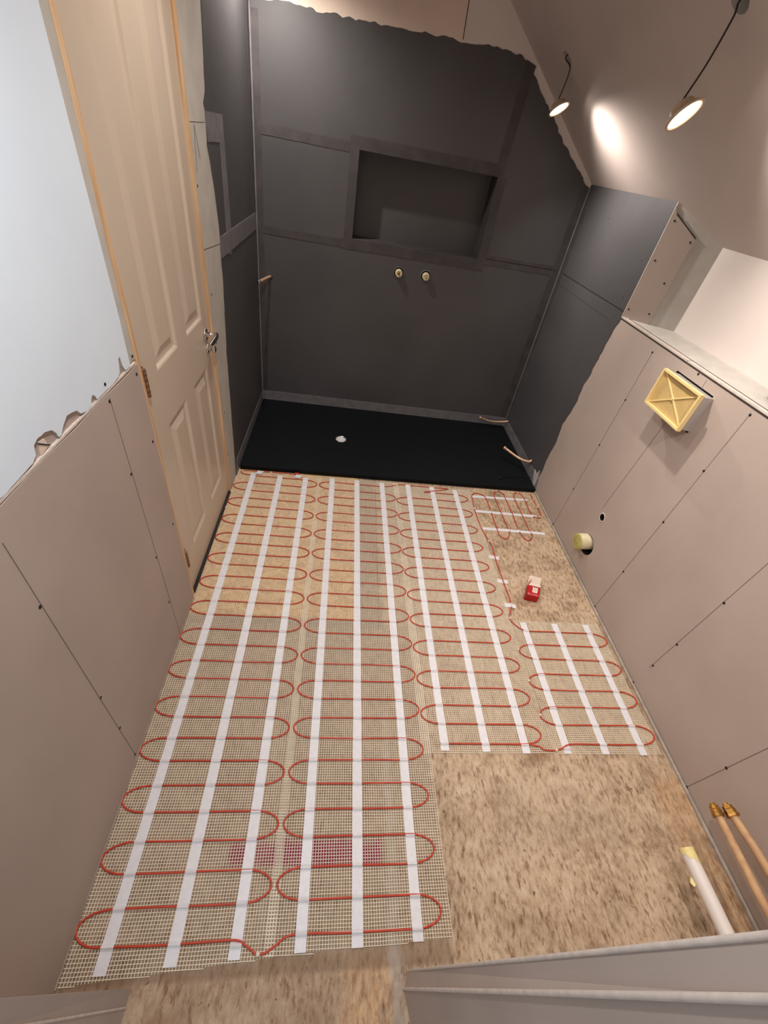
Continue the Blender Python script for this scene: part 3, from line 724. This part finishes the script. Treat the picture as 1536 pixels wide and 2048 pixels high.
# white tapes holding the free cable in the corner
def strip(name, label, group, p, q, w):
    a, b = Vector(p), Vector(q); d = (b - a); L_ = d.length; u = d.normalized(); nn = Vector((-u.y, u.x)) * w
    hs = []
    for c in dens:
        v = Vector((c.x, c.y)) - a
        if abs(v.dot(Vector((-u.y, u.x)))) < .008 and 0 < v.dot(u) < L_:
            s = v.dot(u)
            if not any(abs(s - h_) < .012 for h_ in hs): hs.append(s)
    n_ = max(8, int(L_ / .003)); rows = []
    for i in range(n_ + 1):
        s = L_ * i / n_; c = a + u * s; bmp = max([math.exp(-((s - h_) / .005) ** 2) for h_ in hs] + [0]); z = .0012 + .0070 * bmp
        rows += [tuple(c - nn) + (z,), tuple(c - nn) + (z + .0004,), tuple(c + nn) + (z + .0004,), tuple(c + nn) + (z,)]
    m_ = MB(); fs = []
    for i in range(n_):
        k = i * 4; b_ = k + 4; fs += [(k, b_, b_ + 1, k + 1), (k + 1, b_ + 1, b_ + 2, k + 2), (k + 2, b_ + 2, b_ + 3, k + 3), (k, k + 3, b_ + 3, b_)]
    fs += [(0, 1, 2, 3), (n_ * 4 + 3, n_ * 4 + 2, n_ * 4 + 1, n_ * 4)]
    m_.add(rows, fs, 'tape'); tag(m_.build(name), label, 'tape', group)
G1 = 'long white tapes over the loose cable in the far right corner'
strip('tape_strip', 'long white tape nearest the shower tray, across the loose red cable loops', G1, (1.604, 2.243), (2.020, 2.256), .012)
strip('tape_strip', 'middle one of three parallel white tapes across the loose red cable loops', G1, (1.592, 2.086), (2.033, 2.082), .012)
strip('tape_strip', 'white tape nearest the camera of three across the loose red cable loops', G1, (1.604, 1.919), (2.030, 1.913), .012)
G2 = 'short white tapes along the connecting cable'
strip('tape_strip', 'short white tape on the single cable, farthest of three from the red box', G2, (1.586, 1.672), (1.648, 1.664), .013)
strip('tape_strip', 'short white tape on the single cable, level with the red box top', G2, (1.590, 1.490), (1.652, 1.482), .013)
strip('tape_strip', 'short white tape on the single cable, nearest the right-hand mesh panel', G2, (1.588, 1.325), (1.650, 1.315), .013)

# ------------------------------------------------------------------ cistern access box
cb_ = thing('access_box', 'square yellow plastic frame with crossed ribs on grey box in right wall', 'access box', (2.12, 1.64, 1.10))
fr = [(2.048, 1.492, 1.040), (2.048, 1.742, 1.044), (2.048, 1.742, 1.192), (2.048, 1.492, 1.188)]
bk = [(2.185, 1.528, 1.014), (2.185, 1.774, 1.014), (2.185, 1.774, 1.168), (2.185, 1.528, 1.168)]
q = MB(); q.hexa([bk[0], bk[1], bk[2], bk[3]], [fr[0], fr[1], fr[2], fr[3]], 'grey_plastic'); o = q.build('housing', cb_); o['label'] = 'grey plastic box'
q = MB(); XF = 2.030; FY0, FY1, FZ0, FZ1 = 1.484, 1.750, 1.034, 1.198; T = .009; XI = 2.046
for (a, b, c_, d) in ((FY0, FY1, FZ0, FZ0 + T), (FY0, FY1, FZ1 - T, FZ1), (FY0, FY0 + T, FZ0 + T, FZ1 - T), (FY1 - T, FY1, FZ0 + T, FZ1 - T)):
    q.box(XF, XI + .002, a, b, c_, d, 'yellow')
for (y, z) in ((1.56, FZ1), (1.70, FZ0 - .004)): q.box(XF + .002, XF + .010, y, y + .018, z, z + .004, 'yellow')
for z in (1.085, 1.14): q.box(XF + .002, XF + .010, FY1, FY1 + .004, z, z + .012, 'yellow')
q.build('frame', cb_)
q = MB(); q.box(XI - .002, XI + .001, FY0 + T, FY1 - T, FZ0 + T, FZ1 - T, 'yellow_deep')
cy, cz = (FY0 + FY1) / 2, (FZ0 + FZ1) / 2
for sy, sz in ((1, 1), (1, -1)):
    a = Vector((0, (FY1 - FY0 - 2.4 * T) / 2 * sy, (FZ1 - FZ0 - 2.4 * T) / 2 * sz)); c0 = Vector((XI - .006, cy, cz))
    nn = a.cross(Vector((1, 0, 0))).normalized() * .0026
    p = [c0 - a - nn, c0 + a - nn, c0 + a + nn, c0 - a + nn]; q.hexa(p, [v + Vector((.005, 0, 0)) for v in p], 'yellow')
q.lathe([(0, .0065), (.009, .0065), (.009, .0035), (.004, .003), (.004, 0)], (XI - .001, cy, cz), (-1, 0, 0), 'yellow', 16)
o = q.build('ribbed_panel', cb_); o['label'] = 'darker yellow recessed panel with crossed ribs'

# ------------------------------------------------------------------ waste pipe stub in the right wall
ws = thing('waste_pipe_stub', 'round greenish yellow plugged pipe end poking from dark hole in right wall', 'pipe stub', (2.12, 1.65, .18))
ax = Vector((-1, .02, -.08))
q = MB(); q.lathe([(-.07, .047), (.040, .047), (.046, .046), (.046, .044)], (2.12, 1.668, .190), ax, 'cream_tape', 28); q.build('pipe_end', ws)
q = MB(); q.lathe([(.036, .0465), (.048, .0465), (.051, .044), (.051, 0)], (2.12, 1.668, .190), ax, 'plug', 28)
for k in range(-3, 4):
    y = k * .0135; hh = math.sqrt(max(.0001, 0.043 ** 2 - y * y)); px = 2.12 - .0510
    q.box(px - .0035, px + .001, 1.669 + y - .0034, 1.669 + y + .0034, .1860 - hh, .1860 + hh, 'plug')
o = q.build('ribbed_plug', ws); o['label'] = 'ribbed greenish yellow plug'
# rough pale rim of the small hole above it
q = MB(); q.lathe([(.0, .0205), (.0, .027), (.0015, .026), (.0022, .0215), (.0005, .0200)], (2.12, 1.664, .385), (-1, 0, 0), 'edge', 20); o = q.build('hole_rim', wright); o['label'] = 'chipped pale rim of a round hole'

# ------------------------------------------------------------------ red carton
rc = thing('carton', 'small red cardboard carton with open pale flaps lying on the floor by the right wall', 'box', (1.735, 1.36, 0))
org = Vector((1.711, 1.366, 0)); U = Vector((.972, -.235, 0)); V = Vector((.43, .903, 0)); Wd, Dp, Ht = .069, .098, .042
def bp(u, v, z): return org + U * u + V * v + Vector((0, 0, z))
q = MB(); th = .0012
def slab(a, b, c_, d, nrm, m):
    n3 = Vector(nrm) * th; q.hexa([a, b, c_, d], [a + n3, b + n3, c_ + n3, d + n3], m)
slab(bp(0, 0, .001), bp(Wd, 0, .001), bp(Wd, Dp, .001), bp(0, Dp, .001), (0, 0, 1), 'red_card')
slab(bp(0, 0, Ht), bp(Wd, 0, Ht), bp(Wd, Dp * .80, Ht), bp(0, Dp * .80, Ht), (0, 0, -1), 'red_card')
slab(bp(0, 0, .001), bp(Wd, 0, .001), bp(Wd, 0, Ht), bp(0, 0, Ht), V, 'red_card')
slab(bp(0, 0, .001), bp(0, Dp, .001), bp(0, Dp, Ht), bp(0, 0, Ht), U, 'red_card')
slab(bp(Wd, 0, .001), bp(Wd, Dp, .001), bp(Wd, Dp, Ht), bp(Wd, 0, Ht), -U, 'red_card')
q.build('carton_body', rc)
q = MB()
slab(bp(0, Dp, .002), bp(Wd, Dp, .002), bp(Wd, Dp + .060, .040), bp(0, Dp + .060, .040), (0, 0, 1), 'cream_card')
slab(bp(.0, Dp * .80, Ht + .001), bp(Wd, Dp * .80, Ht + .001), bp(Wd * .98, Dp * 1.10, Ht - .006), bp(Wd * .25, Dp * 1.10, Ht - .006), (0, 0, 1), 'cream_card')
slab(bp(Wd, Dp, .004), bp(Wd, Dp * .99, Ht), bp(Wd + .022, Dp + .02, Ht * .9), bp(Wd + .022, Dp + .022, .006), V, 'cream_card')
slab(bp(0.0, Dp, .004), bp(0, Dp, Ht), bp(.012, Dp + .034, Ht * 1.02), bp(.012, Dp + .034, .010), U, 'red_card')
o = q.build('flap', rc); o['label'] = 'open pale inner flaps'
q = MB()
slab(bp(.028, .030, Ht + .0004), bp(.056, .030, Ht + .0004), bp(.056, .074, Ht + .0004), bp(.028, .074, Ht + .0004), (0, 0, .3), 'cream_card')
slab(bp(.030, .069, Ht + .0010), bp(.054, .069, Ht + .0010), bp(.054, .073, Ht + .0010), bp(.030, .073, Ht + .0010), (0, 0, .3), 'black')
for k in range(4): slab(bp(.033, .040 + k * .006, Ht + .001), bp(.051, .040 + k * .006, Ht + .001), bp(.051, .0425 + k * .006, Ht + .001), bp(.033, .0425 + k * .006, Ht + .001), (0, 0, .2), 'grey_plastic')
o = q.build('printed_label', rc); o['label'] = 'small white printed label'
q = MB()     # pale logo mark and word along the near edge, too small to read
for (a, b, c_, d) in ((.006, .018, .008, .0105), (.006, .018, .0175, .020), (.006, .0085, .008, .020), (.0155, .018, .008, .020), (.010, .014, .012, .016)):
    slab(bp(a, c_, Ht + .0004), bp(b, c_, Ht + .0004), bp(b, d, Ht + .0004), bp(a, d, Ht + .0004), (0, 0, .3), 'print')
rr = random.Random(3); u = .0215
while u < .062:
    w_ = rr.uniform(.0028, .0042)
    for (a, b, c_, d) in ((0, .0011, .008, .0155), (w_ - .0011, w_, .008, .0155)) + (((0, w_, .0145, .0158),) if rr.random() < .6 else ((0, w_, .008, .0092),)):
        slab(bp(u + a, c_, Ht + .0004), bp(u + b, c_, Ht + .0004), bp(u + b, d, Ht + .0004), bp(u + a, d, Ht + .0004), (0, 0, .3), 'print')
    u += w_ + .0013
slab(bp(.040, .0195, Ht + .0004), bp(.056, .0195, Ht + .0004), bp(.056, .0215, Ht + .0004), bp(.040, .0215, Ht + .0004), (0, 0, .3), 'print')
o = q.build('lettering', rc); o['label'] = 'pale pink lettering, too small to read'

# ------------------------------------------------------------------ pipes at the near right corner
def brass_pipe(label, pts, nutr):
    t = thing('supply_pipe', label, 'pipe', pts[0], None)
    path = bez(pts, 10); p = MB(); p.tube(path, .0125, 'pipe_beige', 14); p.build('pipe_run', t)
    e = path[-1]; d = (path[-1] - path[-3]).normalized(); n_ = MB()
    n_.lathe([(-.004, .0127), (-.004, nutr * 1.10), (.004, nutr * 1.15), (.005, nutr), (.016, nutr * 1.0), (.018, nutr * .92), (.028, nutr * .85), (.029, .008), (.036, .008), (.036, 0)], e, d, 'brass', 6 if nutr > .018 else 10, False)
    n_.build('compression_cap', t)
brass_pipe('dusty supply pipe with smaller brass cap, on the left at bottom right corner', [(2.00, .020, .215), (1.982, .10, .232), (1.985, .20, .232), (1.992, .322, .228)], .0165)
brass_pipe('dusty supply pipe with larger brass cap, on the right at bottom right corner', [(2.045, .020, .225), (2.035, .10, .254), (2.030, .20, .262), (2.025, .316, .252)], .0190)
wp = thing('waste_pipe', 'white plastic waste pipe with yellow taped end, lying low at bottom right corner', 'pipe', (1.9, .02, .12))
q = MB(); q.tube([(1.905, .020, .118), (1.903, .09, .119), (1.901, .17, .120), (1.899, .252, .121)], .0230, 'pvc', 24); q.build('pipe_run', wp)
q = MB(); n_ = 24; vs = []; r_ = .0236
for k in range(n_ + 1):
    a = -math.pi * .55 + math.pi * 1.35 * k / n_; s = .060 * (k / n_) + .010 + .004 * math.sin(k * 1.3)
    for y in (.254, .254 - s):
        vs.append((1.899 + r_ * math.sin(a), y, .121 + r_ * math.cos(a)))
q.add(vs, [(2 * k, 2 * k + 1, 2 * k + 3, 2 * k + 2) for k in range(n_)], 'masking', True)
q.lathe([(0, .0236), (.002, .0228), (.0022, 0)], (1.899, .2535, .121), (0, 1, 0), 'masking', 24)
q.hexa([(1.884, .165, .116), (1.880, .182, .110), (1.884, .187, .108), (1.888, .170, .112)], [(1.872, .158, .112), (1.869, .170, .106), (1.877, .180, .102), (1.880, .163, .106)], 'masking')
o = q.build('masking_tape', wp); o['label'] = 'yellow masking tape over the end'

# ------------------------------------------------------------------ object on the ledge
lt = MB(); lt.lathe([(0, 0), (0, .020), (.006, .024), (.020, .024), (.022, .021), (.026, .021), (.028, .024), (.040, .024), (.042, .021), (.046, .021), (.048, .024), (.075, .024), (.078, 0)], (2.195, 1.375, 1.2765), (.35, -1, 0), 'black', 20)
tag(lt.build('tool_end'), 'black ribbed round tool end lying on the pale ledge at right edge', 'tool')  # unidentified dark object, given a guessed ribbed tool-end shape

# ------------------------------------------------------------------ downlights
def downlight(label, centre, nrm, em, hole=None, kink=None, watts=30.0, size=120, blend=0.8, tint=None):
    c = Vector(centre); nn = Vector(nrm).normalized()
    t = thing('downlight', label, 'downlight', centre, 'small round downlights')
    h = MB(); h.lathe([(-.030, 0), (-.030, .028), (-.026, .032), (-.010, .036), (-.008, .044), (0, .052), (.004, .052), (.004, .0455), (-.002, .0440)], c, nn, 'lamp_body', 28); h.build('housing', t)
    e = MB(); e.lathe([(-.0025, .0438), (-.0015, .036), (-.0010, 0)], c, nn, em, 28); o = e.build('led_lens', t); o['label'] = 'glowing white lens'
    ld = bpy.data.lights.new('beam', 'SPOT'); ld.energy = watts; ld.color = tint or LAMP_COLOR[:3]; ld.spot_size = math.radians(size); ld.spot_blend = blend; ld.shadow_soft_size = .02
    lo = bpy.data.objects.new('beam', ld); COL.objects.link(lo); lo.parent = t; lo.location = nn * .006
    lo.rotation_euler = nn.to_track_quat('-Z', 'Y').to_euler()
    if hole is not None:
        for s in (-1, 1):
            u = nn.orthogonal().normalized() * s; a = c - nn * .012 + u * .036
            k = MB(); k.tube([a, a + u * .012 + nn * .004, a + u * .018 - nn * .012, a + u * .008 - nn * .020], .0011, 'lamp_body', 6); k.build('spring_clip', t)
        top_ = c - nn * .030
        w = MB(); w.tube(bez([Vector(hole) + sn * .03, Vector(hole) - sn * .002, Vector(kink), (Vector(kink) + top_) / 2 + Vector((.004, 0, 0)), top_ + Vector((0, 0, .012)), top_], 8), .0028, 'black', 8)
        o = w.build('lamp_cable', t); o['label'] = 'thin black cable'
downlight('small glowing downlight dangling on short black cable, near the shower back wall', (1.622, 2.950, 2.020), (.44, -.42, -.80), 'emit_hang', (1.585, 2.968, slope_z(1.585)), (1.616, 2.957, slope_z(1.616) - .006), BEAM['hang'] * 1.5, 140, 1.0)
downlight('larger looking glowing downlight dangling on black cable, nearest top right of photo', (1.590, 1.727, 1.955), (.46, -.60, -.65), 'emit_hang', (1.602, 1.727, slope_z(1.602)), (1.604, 1.727, slope_z(1.604) - .03), BEAM['hang'], 130, .8)
downlight('dangling downlight above the near part of the room, just outside the photo', (1.590, .60, 1.960), (.30, .15, -.94), 'emit_hang', (1.600, .55, slope_z(1.600)), (1.604, .56, slope_z(1.604) - .03), BEAM['hang'], 118, .8)
for x, y, lab in ((.12, 2.95, 'downlight in the flat ceiling over the left end of the shower'), (.45, 1.72, 'downlight in the flat ceiling in front of the door'), (.50, .50, 'downlight in the flat ceiling over the near left corner')):
    downlight(lab, (x, y, 2.447), (0, 0, -1), 'emit_flat', watts=BEAM['flat'] * (1.7 if y < 1 else 1.7 if y > 2 else 1.0), size=165 if y > 2 else 140, blend=.8, tint=(1, .97, .97) if y < 1 else None)
